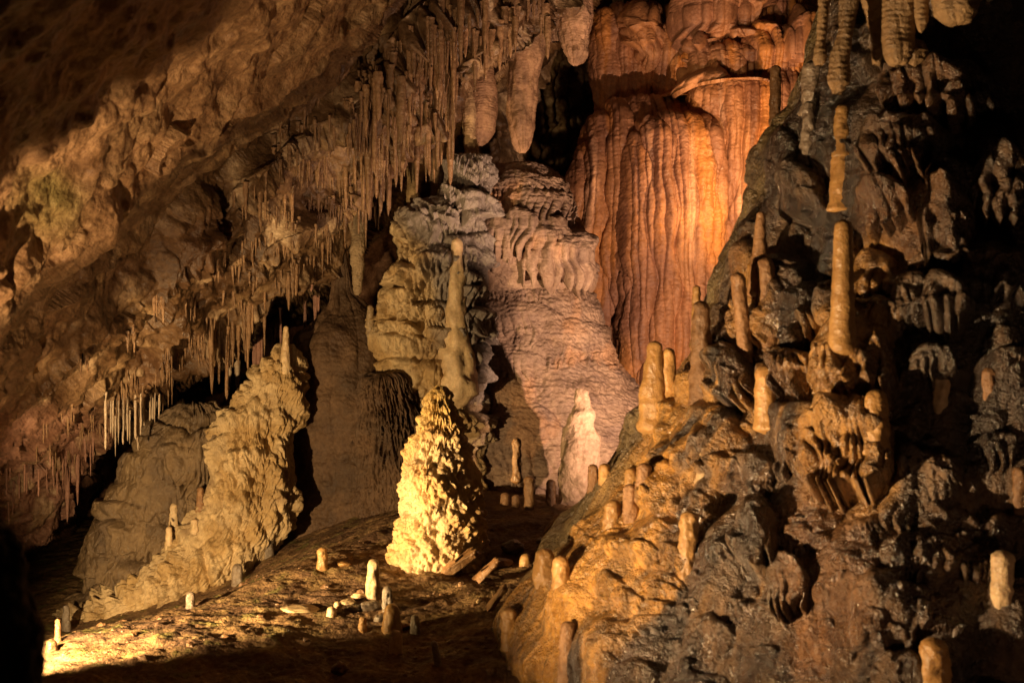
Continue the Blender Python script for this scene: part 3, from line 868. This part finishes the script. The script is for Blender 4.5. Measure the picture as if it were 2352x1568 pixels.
SL = [T_slope]
FL = [T_floor]
SM = [
    # on the right slope: px, base y, top y, base w, top w, mat, label, lean, mid
    (1935, 765, 503, 58, 42, SL, 'amber', 'tall straight golden stalagmite standing alone high on the right slope', 2, 50),
    (1930, 440, 350, 54, 44, SL, 'amber', 'stout tan stalagmite right above the tallest golden stalagmite', 2, None),
    (1932, 318, 240, 42, 30, SL, 'amber', 'tan knobby stalagmite topmost in the vertical row of three on the right slope', 2, None),
    (1865, 225, 140, 50, 46, SL, 'greystone', 'grey wet barrel-shaped stalagmite stump high on the dark rock spur', 0, None),
    (1857, 340, 232, 40, 24, SL, 'greystone', 'slim grey wet stalagmite below the grey barrel stump', 0, None),
    (1780, 260, 150, 26, 24, SL, 'brownstone', 'thin dark stalagmite on the edge of the spur before the orange wall', 2, None),
    (1742, 640, 485, 44, 20, SL, 'brownstone', 'tapering tan stalagmite left of the grey dripping rock, upper slope', 6, 34),
    (1765, 790, 590, 52, 40, SL, 'brownstone', 'brown lumpy stalagmite just below the tapering tan one', -6, 36),
    (1712, 820, 625, 34, 32, SL, 'brownstone', 'bent thin brown stalagmite between the black hollow and brown lumpy one', -18, None),
    (1612, 900, 690, 52, 38, SL, 'brownstone', 'tall ridged brown stalagmite with dark top on the slope rim', -2, 46),
    (1598, 770, 655, 22, 18, SL, 'amber', 'very thin short stalagmite on the slope rim against the orange wall', 2, None),
    (1760, 940, 838, 54, 48, SL, 'amber', 'thick yellow cylindrical stalagmite with flat dark top in middle of the slope', -2, None),
    (1500, 950, 782, 70, 34, SL, 'amber', 'stout golden stalagmite with rounded head rising at the rim of the slope', 4, 62),
    (1532, 910, 798, 48, 30, SL, 'amber', 'dark topped amber stub merged to the right of the stout golden stalagmite', 4, None),
    (1578, 1290, 1172, 36, 42, SL, 'amber', 'slanted orange brown stalagmite standing out of dark rock mid slope', 6, 42),
    (1446, 1200, 1110, 32, 34, SL, 'brownstone', 'brown finger stalagmite behind the larger rounded one on the amber streak', 2, None),
    (1404, 1210, 1146, 44, 36, SL, 'amber', 'rounded orange stalagmite with shaded right side on the amber streak', 4, None),
    (1448, 1110, 1073, 30, 26, SL, 'amber', 'short stub left of a matching stub near the top of the amber streak', 0, None),
    (1478, 1105, 1062, 38, 34, SL, 'brownstone', 'short brown stub right of its twin near the top of the amber streak', 2, None),
    (1362, 1120, 1065, 26, 24, SL, 'brownstone', 'left of two short stubs poking above the rim beside the pale stalagmite', 0, None),
    (1388, 1105, 1063, 28, 26, SL, 'amber', 'right of two short stubs poking above the rim beside the pale stalagmite', 0, None),
    (1206, 1305, 1270, 32, 26, SL, 'amber', 'small round tan knob leftmost on the rim of the slope foot', 2, None),
    (1250, 1335, 1258, 46, 44, SL, 'amber', 'fat egg-shaped orange stalagmite on the slope foot', 2, 50),
    (1288, 1340, 1275, 38, 36, SL, 'amber', 'orange stalagmite leaning against the fat egg-shaped one', 0, 44),
    (1168, 1450, 1394, 34, 40, SL, 'amber', 'broken flat-topped orange stump casting a dark shadow on the slope foot', 0, None),
    (1300, 1530, 1425, 36, 34, SL, 'brownstone', 'dark brown stalagmite with long shadow low on the right slope', 4, None),
    (1150, 1600, 1530, 34, 34, SL, 'amber', 'flat-topped stump at the very bottom edge of the picture', 0, None),
    (1617, 1090, 1018, 44, 30, SL, 'cream', 'pale smooth drip-tipped knob on the grey boss of the slope', 10, None),
    (2146, 1600, 1463, 66, 70, SL, 'amber', 'bright orange broken column stump at bottom right in the dark', 0, None),
    (2300, 1390, 1262, 34, 52, SL, 'cream', 'pale cream stalagmite narrowing at its foot near the right edge', 4, 50),
    (2162, 940, 856, 36, 40, SL, 'cream', 'small pale stub alone in the darkness at far right', 0, None),
    (2272, 900, 842, 30, 34, SL, 'brownstone', 'dim brown stub in the darkness right of the small pale stub', 0, None),
    (2012, 990, 893, 64, 52, SL, 'amber', 'squat golden stump on the shoulder of the amber boss', 0, None),
    (2345, 1180, 1070, 36, 36, SL, 'brownstone', 'brown stalagmite cut by the right edge of the picture', 0, None),
    (2040, 1130, 1085, 40, 30, SL, 'amber', 'small bright knob at the lower right side of the amber boss', 0, None),
    # floor
    (740, 1306, 1256, 26, 22, FL, 'amber', 'short yellow stalagmite alone on the floor left of the bright cone', 0, None),
    (857, 1375, 1283, 34, 28, FL, 'cream', 'whitish square-topped stalagmite just left of the foot of the cone', 0, None),
    (890, 1400, 1345, 26, 22, FL, 'greystone', 'small greyish stalagmite between the whitish and the fat one', 0, None),
    (900, 1452, 1385, 48, 34, FL, 'amber', 'fat yellow stalagmite in the middle of the floor group', 0, 46),
    (833, 1450, 1415, 26, 16, FL, 'amber', 'tiny pointed stalagmite at the left foot of the fat yellow one', 0, None),
    (953, 1455, 1410, 30, 18, FL, 'greystone', 'grey shiny stalagmite right of the fat yellow one', 0, None),
    (910, 1500, 1446, 36, 26, FL, 'cream', 'creamy bright stalagmite nearest the viewer in the floor group', 0, None),
    (1010, 1528, 1470, 22, 14, FL, 'greystone', 'thin leaning grey stalagmite in the dark foreground floor', -14, None),
    (762, 1415, 1392, 28, 22, FL, 'cream', 'low pale stub left of the rubble beside the whitish stalagmite', 0, None),
    (776, 1405, 1380, 26, 18, FL, 'cream', 'low pale stub half hidden behind its twin beside the rubble', 0, None),
    (1216, 1170, 1092, 24, 26, FL, 'brownstone', 'tallest of three brown finger stalagmites in the hollow beside the pale one', 0, None),
    (1265, 1158, 1100, 22, 22, FL, 'brownstone', 'right finger stalagmite in the hollow next to the pale stalagmite', 0, None),
    (1187, 1075, 1005, 20, 20, FL, 'brownstone', 'slim shaded stalagmite at the foot of the pinkish dome', 0, None),
    (1160, 1160, 1130, 28, 20, FL, 'brownstone', 'low wide stub right of the cone at the foot of the dome', 0, None),
    (1185, 1165, 1135, 22, 18, FL, 'brownstone', 'low stub left of the tallest finger stalagmite in the hollow', 0, None),
    (545, 1340, 1293, 28, 24, FL, 'greystone', 'dark stub on the shaded slope below the glittering ridge', 0, None),
    (616, 1280, 1228, 26, 24, FL, 'greystone', 'black stalagmite standing in front of the foot of the glittering ridge', 0, None),
    (438, 1395, 1358, 22, 20, FL, 'greystone', 'dark small stub on the shaded slope beside the lit bank', 0, None),
    (133, 1475, 1420, 16, 12, FL, 'brownstone', 'thin stalagmite by the far left end of the lit bank', 0, None),
    (118, 1495, 1468, 30, 24, FL, 'brownstone', 'round brown knob at the far left tip of the lit bank', 0, None),
    (152, 1450, 1388, 22, 14, FL, 'greystone', 'grey stalagmite behind the thin one at the far left', 0, None),
    (240, 1265, 1150, 20, 10, FL, 'brownstone', 'slender stalagmite in the dark under the pink ceiling at far left', 2, None),
    (398, 1200, 1155, 22, 18, [T_left, T_ridge], 'cream', 'pale stub on the drapes of the brown cascade', 0, None),
    (388, 1250, 1208, 18, 14, [T_left, T_ridge], 'cream', 'smaller pale stub below the other on the brown cascade', 0, None),
    (447, 1225, 1190, 20, 18, [T_left, T_ridge], 'cream', 'bright stub in the fold between brown cascade and glittering ridge', 0, None),
    (460, 1150, 1118, 18, 14, [T_left, T_ridge], 'brownstone', 'brown stub above the bright one in the fold beside the ridge', 0, None),
    (655, 838, 748, 22, 12, [T_ridge, T_mound], 'cream', 'thin greenish yellow stalagmite crowning the glittering ridge', 2, None),
    (850, 770, 700, 22, 14, [T_mound], 'cream', 'small white-topped stalagmite on the right shoulder of the smooth mound', 0, None),
    (1115, 470, 375, 32, 22, T_dome, 'brownstone', 'short stalagmite perched on top of the pinkish dome cap', 0, None),
]
for px, yb, yt, wb, wt, tr, mat, label, lean, mid in SM:
    stalagmite(px, yb, yt, wb, wt, tr, mat, label, lean, mid, group=None, lump=.07 if yt == 503 else random.uniform(.14, .30))

stalagmite(1046, 900, 545, 84, 24, None, 'cream', 'tall tapering stalagmite grown onto the ragged tower', 4, 50, d=11.72, lump=.34, rings=.08)
# pale stalagmite with side knobs beside the rim
gh = body('stalagmite', [(893, 1324, 1346), (896, 1322, 1352), (930, 1320, 1354), (950, 1304, 1362), (985, 1294, 1366), (1000, 1290, 1372), (1060, 1290, 1378), (1100, 1286, 1376), (1150, 1284, 1350), (1200, 1284, 1350)], 11.15, .8, 220, 200,
          lambda s, z, x, y, R: .035 * fbm(x * 5, y * 5, z * 5, 4) + .01 * popcorn(x, y, z, 9.), lambda s, z, x, y, h: np.zeros(x.shape + (3,), np.float32) + C(.44, .32, .225), M["flow"])
tag(gh, 'pale cream lumpy stalagmite with a small square top in front of the pinkish dome', 'stalagmite')


# =================================================================== rubble on the floor
def slab_mesh(name, rx, ry, rz, seed):
    nz, nth = 30, 40
    ph = np.linspace(.02, math.pi - .02, nz); th = np.linspace(0, 2 * math.pi, nth, endpoint=False)
    TH, PH = np.meshgrid(th, ph)
    f = lambda a, p: np.sign(a) * np.abs(a) ** p
    x = f(np.sin(PH), .35) * f(np.cos(TH), .35); y = f(np.sin(PH), .35) * f(np.sin(TH), .35); z = f(np.cos(PH), .35)
    r = 1 + .45 * fbm(x + seed, y, z * .5, 3) + .12 * fbm(x * 4 + seed, y * 4, z * 2, 3)
    V = np.stack([x * rx * r, y * ry * r, z * rz * (1 + .5 * perlin(x * 1.5 + seed, y, 0.))], -1)
    return new_mesh(name, V, grid_quads(nz, nth, True))


def rock_mesh(name, rx, ry, rz, seed):
    nz, nth = 26, 34
    ph = np.linspace(.02, math.pi - .02, nz); th = np.linspace(0, 2 * math.pi, nth, endpoint=False)
    TH, PH = np.meshgrid(th, ph)
    x = np.sin(PH) * np.cos(TH); y = np.sin(PH) * np.sin(TH); z = np.cos(PH)
    w = worley(x * 1.1 + seed, y * 1.1, z * 1.1)
    r = .75 + .35 * w + .22 * fbm(x + seed, y, z, 4)
    V = np.stack([x * rx * r, y * ry * r, z * rz * r], -1)
    return new_mesh(name, V, grid_quads(nz, nth, True))


def rubble(px, py, w, h, mat, label, tilt=0., group='loose stones on the cave floor'):
    d = hit(px, py, FL, 8.5); k = HT * d / 1176
    o = link('loose_stone', rock_mesh('loose_stone', w / 2 * k, w / 2.6 * k, h / 2 * k, random.random() * 50), M[mat], loc=P(px, py - h * .25, d))
    o.rotation_euler = (0, tilt, random.random() * .6)
    return tag(o, label, 'stone', group)


RB = [(800, 1385, 40, 14, 'cream', 'flat pale slab of rubble behind the low stubs'), (825, 1372, 38, 14, 'cream', 'flat pale slab in front of the whitish stalagmite'),
      (850, 1398, 52, 26, 'greystone', 'broad greenish grey block at the foot of the whitish stalagmite'), (815, 1400, 46, 14, 'greystone', 'long low rough slab left of the grey block'),
      (875, 1425, 36, 20, 'greystone', 'shaded block between the grey block and the fat yellow stalagmite'), (930, 1440, 34, 14, 'brownstone', 'low lump between the fat yellow and the shiny grey stalagmites'),
      (690, 1400, 90, 12, 'cream', 'long thin lit rim of crust on the dark floor'), (1099, 1383, 12, 11, 'cream', 'tiny round pebble in the dark beside the slope foot'),
      (1088, 1392, 12, 10, 'brownstone', 'tiny dim pebble left of the round pebble'), (1180, 1265, 56, 34, 'greystone', 'grey angular boulder in the shadow right of the cone'),
      (1245, 1245, 30, 16, 'greystone', 'wet glinting stone at the rim of the slope'), (525, 1282, 40, 28, 'greystone', 'rounded dark stone glinting under the glittering ridge'),
      (1150, 1300, 60, 24, 'brownstone', 'brown slab lying in front of the grey angular boulder'), (790, 1298, 30, 14, 'amber', 'low mound of clay right of the lone short stalagmite'),
      (780, 1545, 36, 40, 'brownstone', 'dim brown rounded stone at the bottom of the dark floor')]
for a in RB: rubble(*a)
# fallen orange slabs leaning on the cone
for (px, py, w, h, t, lab) in ((1060, 1290, 110, 34, -.62, 'fallen orange brown slab leaning at the foot of the bright cone'), (1118, 1310, 90, 22, -.75, 'dark orange broken slab beside the larger fallen one'),
                               (1140, 1375, 80, 20, -.95, 'thin brown slab resting against the slope foot'), (1265, 1205, 60, 12, -.9, 'slim broken slab leaning on the slope rim')):
    d = hit(px, min(py + 20, 1500), FL, 8.8); k = HT * d / 1176
    o = link('broken_slab', slab_mesh('broken_slab', w / 2.6 * k, w / 6 * k, h / 3.2 * k, px * .1), M['brownstone'], loc=P(px, py, d - .15))
    o.rotation_euler = (.2, t, 0); tag(o, lab, 'slab')


# =================================================================== STALACTITES
def stal_proto(name, seed, kind):
    """unit stalactite: top at z=0, tip at z=-1, top radius 1 (scaled per copy)"""
    nz, nth = 34, 14
    t = np.linspace(0, 1, nz)
    if kind == 'cone': r = (1 - t) ** .75 * .9 + .1
    elif kind == 'straw': r = .72 - .25 * t + .3 * (t < .05)
    elif kind == 'carrot': r = 1.05 - .25 * t - .55 * t ** 4
    else: r = (1 - t) ** .5 * .75 + .18 + .25 * np.exp(-((t - .35) / .12) ** 2)
    r[-1] = .02; r[-2] *= .6
    rs = np.random.RandomState(int(seed * 10))
    r = r * (1 + .10 * np.convolve(rs.normal(size=nz + 4), np.ones(5) / 5, 'valid') * 1.6)
    cx = .35 * np.cumsum(rs.normal(size=nz)) / nz; cy = .35 * np.cumsum(rs.normal(size=nz)) / nz
    th = np.linspace(0, 2 * math.pi, nth, endpoint=False)
    TH, R = np.meshgrid(th, r); Z = np.repeat(-t[:, None], nth, 1)
    f = 1 + .28 * perlin(np.sin(TH) * 1.4 + seed, np.cos(TH) * 1.4, Z * 5)+ .12 * perlin(np.sin(TH) * 3 + seed, np.cos(TH) * 3, Z * 22)
    V = np.stack([np.sin(TH) * R * f + cx[:, None] * 1.0, np.cos(TH) * R * f + cy[:, None], Z], -1)
    return new_mesh(name, V, grid_quads(nz, nth, True))


PROTO = {}
for mt in ('straw', 'pinkstraw', 'palestraw'):
    PROTO[mt] = []
    for i, kd in enumerate(('cone', 'straw', 'carrot', 'cone', 'knob', 'straw', 'carrot', 'cone')):
        me = stal_proto('stalactite', i * 3.3 + 1, kd); me.materials.append(M[mt]); PROTO[mt].append(me)
COUNT = [0]


def hang(px, py, L, w, label, group, mat='straw', kinds=None, trees=None, d=None, off=0., name='stalactite'):
    dd = d if d is not None else hit(px, py, trees or [T_ceil], None)
    if dd is None: return None
    dd = dd + off
    k = HT * dd / 1176
    me = PROTO[mat][random.choice(kinds) if kinds else random.randrange(8)]
    o = bpy.data.objects.new(name, me); COL.objects.link(o)
    up = .12 * L * k + w * k * .5
    p = P(px, py, dd); o.location = (p[0], p[1], p[2] + up)
    o.scale = (w / 2 * k, w / 2 * k, L * k + up); o.rotation_euler[2] = random.random() * 6.28
    COUNT[0] += 1
    return tag(o, label, 'stalactite', group)


def band(pts, n, spread, Lr, wr, label, group, mat='straw', kinds=None, off=0., d=None):
    p = np.array(pts, float)
    seg = np.hypot(*(p[1:] - p[:-1]).T); cum = np.concatenate([[0], np.cumsum(seg)])
    for i in range(n):
        a = random.random() * cum[-1]
        x = np.interp(a, cum, p[:, 0]); y = np.interp(a, cum, p[:, 1]) + random.uniform(-spread, spread)
        q = random.random() ** 1.6
        L = Lr[0] + (Lr[1] - Lr[0]) * q
        hang(x, y, L, random.uniform(*wr) * (.7 + .6 * q), label, group, mat, kinds, off=off, d=d)


# large named ones
def pillar(rows, d, label, mat, colr, seed, name='stalactite', cat='stalactite', A=.02, ysc=.9, hh=.16):
    def dp(s, z, x, y, R):
        t1, _ = tiers(s, z, hh, drip=.6, fd=8, seed=seed, under=.3)
        return A * .35 * t1 + A * 1.6 * fbm(x * 6, y * 6, z * 4, 4) + A * .7 * flutes(s, z, 7., seed=seed) + .0010 * np.sin(z * 210 + 6 * perlin(s * 6, z * 3, seed))
    o = body(name, rows, d, ysc, 240, 90, dp, lambda s, z, x, y, h: mixc(C(*colr), C(*colr) * .55, sstep(-.2, .5, fbm(x * 3, y * 3, z * 2 + seed, 4))), M[mat])
    return tag(o, label, cat)


BR = (.36, .22, .13)
pillar([(-60, 1120, 1290), (0, 1130, 1280), (60, 1150, 1262), (120, 1168, 1250), (180, 1168, 1234), (250, 1166, 1230), (300, 1170, 1226), (340, 1185, 1215), (352, 1196, 1204)], 12.6, 'long thick stalactite widening into the roof beside the black opening', 'flow', BR, 1.)
pillar([(130, 1078, 1110), (150, 1068, 1130), (200, 1063, 1140), (260, 1064, 1142), (300, 1070, 1135), (325, 1085, 1118), (336, 1096, 1106)], 12.7, 'swollen egg-shaped stalactite with a slit hanging above the dome', 'flow', (.36, .22, .13), 2., A=.015, hh=.08)
pillar([(140, 1058, 1085), (200, 1062, 1086), (300, 1066, 1092), (350, 1068, 1100), (385, 1060, 1106), (420, 1050, 1110)], 12.5, 'slim column joining roof and ragged tower left of the swollen stalactite', 'flow', (.38, .27, .15), 3., name='column', cat='column')
pillar([(-120, 1270, 1372), (0, 1280, 1362), (60, 1290, 1358), (100, 1297, 1350), (130, 1306, 1340), (148, 1312, 1328), (152, 1318, 1324)], 12.9, 'broad fang-shaped stalactite at the edge of the black opening', 'flow', (.45, .28, .18), 4., A=.03)
pillar([(-120, 1180, 1340), (0, 1200, 1330), (60, 1230, 1310), (85, 1255, 1295), (95, 1270, 1285)], 13.1, 'wide bulging roof pendant between the long stalactite and the fang', 'flow', (.42, .27, .17), 5., A=.04, name='roof_pendant')
pillar([(250, 935, 968), (350, 934, 962), (420, 936, 960), (480, 938, 966), (540, 930, 975), (580, 920, 985)], 12.6, 'long straight column standing left of the ragged tower', 'flow', (.42, .30, .15), 6., name='column', cat='column')
pillar([(60, 950, 975), (200, 952, 978), (300, 955, 980), (350, 960, 976), (376, 965, 970)], 12.3, 'long ribbed stalactite just right of the straight column', 'flow', (.40, .27, .17), 7.)
pillar([(240, 990, 1012), (330, 992, 1008), (400, 990, 1004), (470, 988, 1002), (520, 984, 1010)], 12.9, 'thin crooked column between straight column and ragged tower', 'flow', (.34, .23, .14), 8., name='column', cat='column')
pillar([(380, 775, 800), (480, 778, 802), (560, 772, 798), (620, 765, 802)], 12.3, 'column reaching down to the neck of the smooth mound', 'flow', (.34, .23, .14), 9., name='column', cat='column')
pillar([(480, 800, 832), (560, 806, 838), (620, 808, 834), (665, 812, 830), (678, 818, 824)], 12.0, 'rough thick stalactite ending over the smooth mound', 'coral', (.36, .26, .15), 10.)

# upper right hanging group in front of the slope
AM = (.36, .23, .11)
UR = [([(-80, 1980, 2050), (0, 1985, 2045), (60, 1998, 2036), (110, 2005, 2030), (150, 2008, 2018)], 'pale pointed stalactite in the middle of the top right cluster'),
      ([(-80, 1880, 1905), (0, 1884, 1900), (80, 1880, 1896), (140, 1872, 1890), (150, 1878, 1884)], 'thin bent stalactite leftmost of the top right cluster'),
      ([(-80, 1925, 1975), (0, 1928, 1968), (60, 1926, 1960), (130, 1912, 1950), (190, 1908, 1945), (215, 1918, 1930)], 'twisted yellow stalactite second in the top right cluster'),
      ([(-80, 2020, 2130), (0, 2030, 2110), (60, 2030, 2100), (110, 2035, 2092), (140, 2045, 2080), (150, 2058, 2068)], 'thick rounded stalactite in the top right cluster'),
      ([(-80, 2090, 2140), (0, 2095, 2132), (50, 2100, 2130), (72, 2110, 2122), (76, 2115, 2117)], 'short rounded stalactite beside the thick one, top right'),
      ([(-80, 2130, 2240), (0, 2140, 2240), (30, 2150, 2238), (48, 2170, 2225), (56, 2195, 2202), (57, 2198, 2199)], 'broad short pendant at the right end of the top right cluster')]
for i, (rw, lb) in enumerate(UR):
    pillar(rw, 5.75 - .06 * i, lb, 'coral', AM, 20. + i, A=.012, hh=.2)
kn = pillar([(92, 2090, 2105), (98, 2075, 2122), (120, 2066, 2130), (140, 2078, 2122), (150, 2095, 2108), (154, 2101, 2103)], 5.7, 'round bulb hanging below the thick stalactite top right', 'coral', AM, 31., A=.01, name='calcite_bulb', cat='bulb')

# ceiling fringes
G = 'stalactites hanging from the cave roof'
band([(780, 300), (860, 200), (960, 110), (1060, 20)], 42, 60, (50, 150), (10, 22), 'brown stalactite of the dense upper curtain under the roof', 'brown stalactites of the upper curtain', 'straw')
band([(1000, 130), (1080, 60), (1200, 10), (1270, 10)], 24, 50, (50, 130), (14, 26), 'thick brown stalactite of the top centre curtain', 'thick stalactites at top centre', 'straw', (0, 3, 4, 7))
band([(780, 380), (860, 330), (930, 280), (1000, 230), (1050, 180)], 46, 50, (60, 170), (8, 16), 'thin stalactite in the long curtain left of the columns', 'thin stalactites of the long curtain', 'straw')
band([(770, 520), (850, 440), (930, 370), (1040, 300)], 34, 30, (50, 130), (7, 14), 'stalactite of the lowest shadowed row left of the columns', 'stalactites of the lowest row', 'straw', off=.2)
band([(560, 720), (640, 640), (720, 600), (760, 560)], 20, 25, (30, 90), (6, 14), 'short stalactite of the roof lip above the smooth mound', 'short stalactites above the smooth mound', 'straw')
band([(480, 760), (540, 760), (600, 730), (640, 700)], 20, 30, (60, 150), (8, 14), 'dark hanging stalactite over the glittering ridge', 'dark stalactites over the ridge', 'straw')
band([(240, 940), (300, 930), (370, 910)], 34, 22, (50, 120), (5, 9), 'pale thin straw of the dense cluster above the brown cascade', 'pale straws above the cascade', 'palestraw', (0, 1, 5, 7))
band([(10, 1110), (90, 1090), (160, 1040), (230, 990)], 28, 35, (30, 80), (4, 7), 'thin pinkish straw under the pink roof at far left', 'pinkish straws at far left', 'pinkstraw', (1, 5, 0))
band([(620, 330), (700, 310), (760, 290)], 14, 25, (30, 70), (6, 12), 'small stalactite under the pale crusted lip of the upper roof', 'small stalactites at the pale lip', 'straw')
band([(520, 460), (600, 430), (700, 420)], 14, 30, (30, 80), (6, 12), 'little stalactite of the middle roof fold', 'little stalactites of the middle fold', 'straw')
band([(400, 660), (300, 760), (180, 850)], 12, 20, (20, 50), (5, 10), 'small dripping point on the golden roof edge at left', 'dripping points of the golden edge', 'straw')
band([(740, 620), (720, 680), (640, 720), (580, 790)], 14, 25, (50, 130), (7, 12), 'pinkish hanging straw behind the glittering ridge', 'pinkish straws behind the ridge', 'pinkstraw', d=13.2)
for px, py, L, w, lb in ((525, 850, 60, 16, 'bright leaf-shaped stalactite over the glittering ridge, left one'), (545, 840, 66, 16, 'bright leaf-shaped stalactite over the glittering ridge, right one'),
                         (330, 990, 60, 18, 'large pale blade stalactite at the end of the straw cluster'), (155, 1090, 110, 16, 'long orange stalactite dangling at the far left'), (178, 1060, 100, 12, 'orange stalactite right of the longest one at far left'),
                         (715, 600, 70, 30, 'orange glowing small drapery under the roof lip')):
    hang(px, py, L, w, lb, None, 'palestraw' if px > 200 and px < 700 else 'pinkstraw', (0, 3), d=hit(px, py - 10, [T_ceil], 12.) if px < 700 else 12.2)


def grit():
    vs = []; qs = []; n0 = 0; nz, nth = 5, 7
    ph = np.linspace(.05, math.pi - .05, nz); th = np.linspace(0, 2 * math.pi, nth, endpoint=False)
    TH, PH = np.meshgrid(th, ph); q0 = grid_quads(nz, nth, True)
    U = np.stack([np.sin(PH) * np.cos(TH), np.sin(PH) * np.sin(TH), np.cos(PH)], -1)
    for i in range(1300):
        x = random.uniform(-3.3, .9); y = random.uniform(5.4, 10.5)
        if perlin(x * 1.6, y * 1.6, 2.) < .02: continue
        h = T_floor.ray_cast(Vector((x, y, 0)), Vector((0, 0, -1)))
        if h[0] is None: continue
        r = .007 + .035 * random.random() ** 4
        V = U * (1 + .3 * RNG.normal(size=U.shape[:2] + (1,)) * .5) * r * np.array([1, random.uniform(.6, 1), random.uniform(.4, .8)]) + np.array(h[0])
        vs.append(V.reshape(-1, 3)); qs.append(q0 + n0); n0 += nz * nth
    me = new_mesh('gravel', np.concatenate(vs), np.concatenate(qs), smooth=False); me.materials.append(M['brownstone'])
    o = bpy.data.objects.new('gravel', me); COL.objects.link(o)
    return tag(o, 'scattered grit and chips on the cave floor', 'gravel', None, 'stuff')


grit()


def fringe_stuff(areas, label):
    vs = []; qs = []; n0 = 0; nz, nth = 7, 6
    th = np.linspace(0, 2 * math.pi, nth, endpoint=False); t = np.linspace(0, 1, nz); q0 = grid_quads(nz, nth, True)
    for pts, n, sp, Lr, wr in areas:
        p = np.array(pts, float); cum = np.concatenate([[0], np.cumsum(np.hypot(*(p[1:] - p[:-1]).T))])
        for i in range(n):
            a = random.random() * cum[-1]
            px = np.interp(a, cum, p[:, 0]); py = np.interp(a, cum, p[:, 1]) + random.uniform(-sp, sp)
            if perlin(px / 45., py / 45., 3.) < .05: continue
            d = hit(px, py, [T_ceil], None)
            if d is None: continue
            k = HT * d / 1176; L = random.uniform(*Lr) * k; w = random.uniform(*wr) / 2 * k
            r = w * ((1 - t) ** .7 * .9 + .08) * (1 + .15 * RNG.normal(size=nz))
            o = P(px, py, d); b = RNG.normal(size=2) * w * .5
            V = np.stack([o[0] + np.outer(r, np.sin(th)) + (b[0] * t)[:, None], o[1] + np.outer(r, np.cos(th)) + (b[1] * t)[:, None], np.repeat((o[2] + .1 * L + w - t * (L * 1.1 + w))[:, None], nth, 1)], -1)
            vs.append(V.reshape(-1, 3)); qs.append(q0 + n0); n0 += nz * nth
    me = new_mesh('straw_stalactites', np.concatenate(vs), np.concatenate(qs)); me.materials.append(M['straw'])
    o = bpy.data.objects.new('straw_stalactites', me); COL.objects.link(o)
    return tag(o, label, 'stalactites', None, 'stuff')


fringe_stuff([([(640, 420), (780, 330), (900, 230), (1060, 90)], 700, 130, (18, 60), (4, 11)), ([(1000, 100), (1280, 20)], 90, 60, (20, 70), (5, 14)),
              ([(420, 780), (560, 640), (740, 480), (900, 420)], 420, 100, (14, 42), (4, 9)), ([(60, 1060), (240, 940), (420, 840)], 200, 60, (14, 50), (3, 7))],
             'countless tiny straws bristling over the roof between the larger stalactites')
print('stalactites', COUNT[0], 'objects', len(bpy.data.objects))
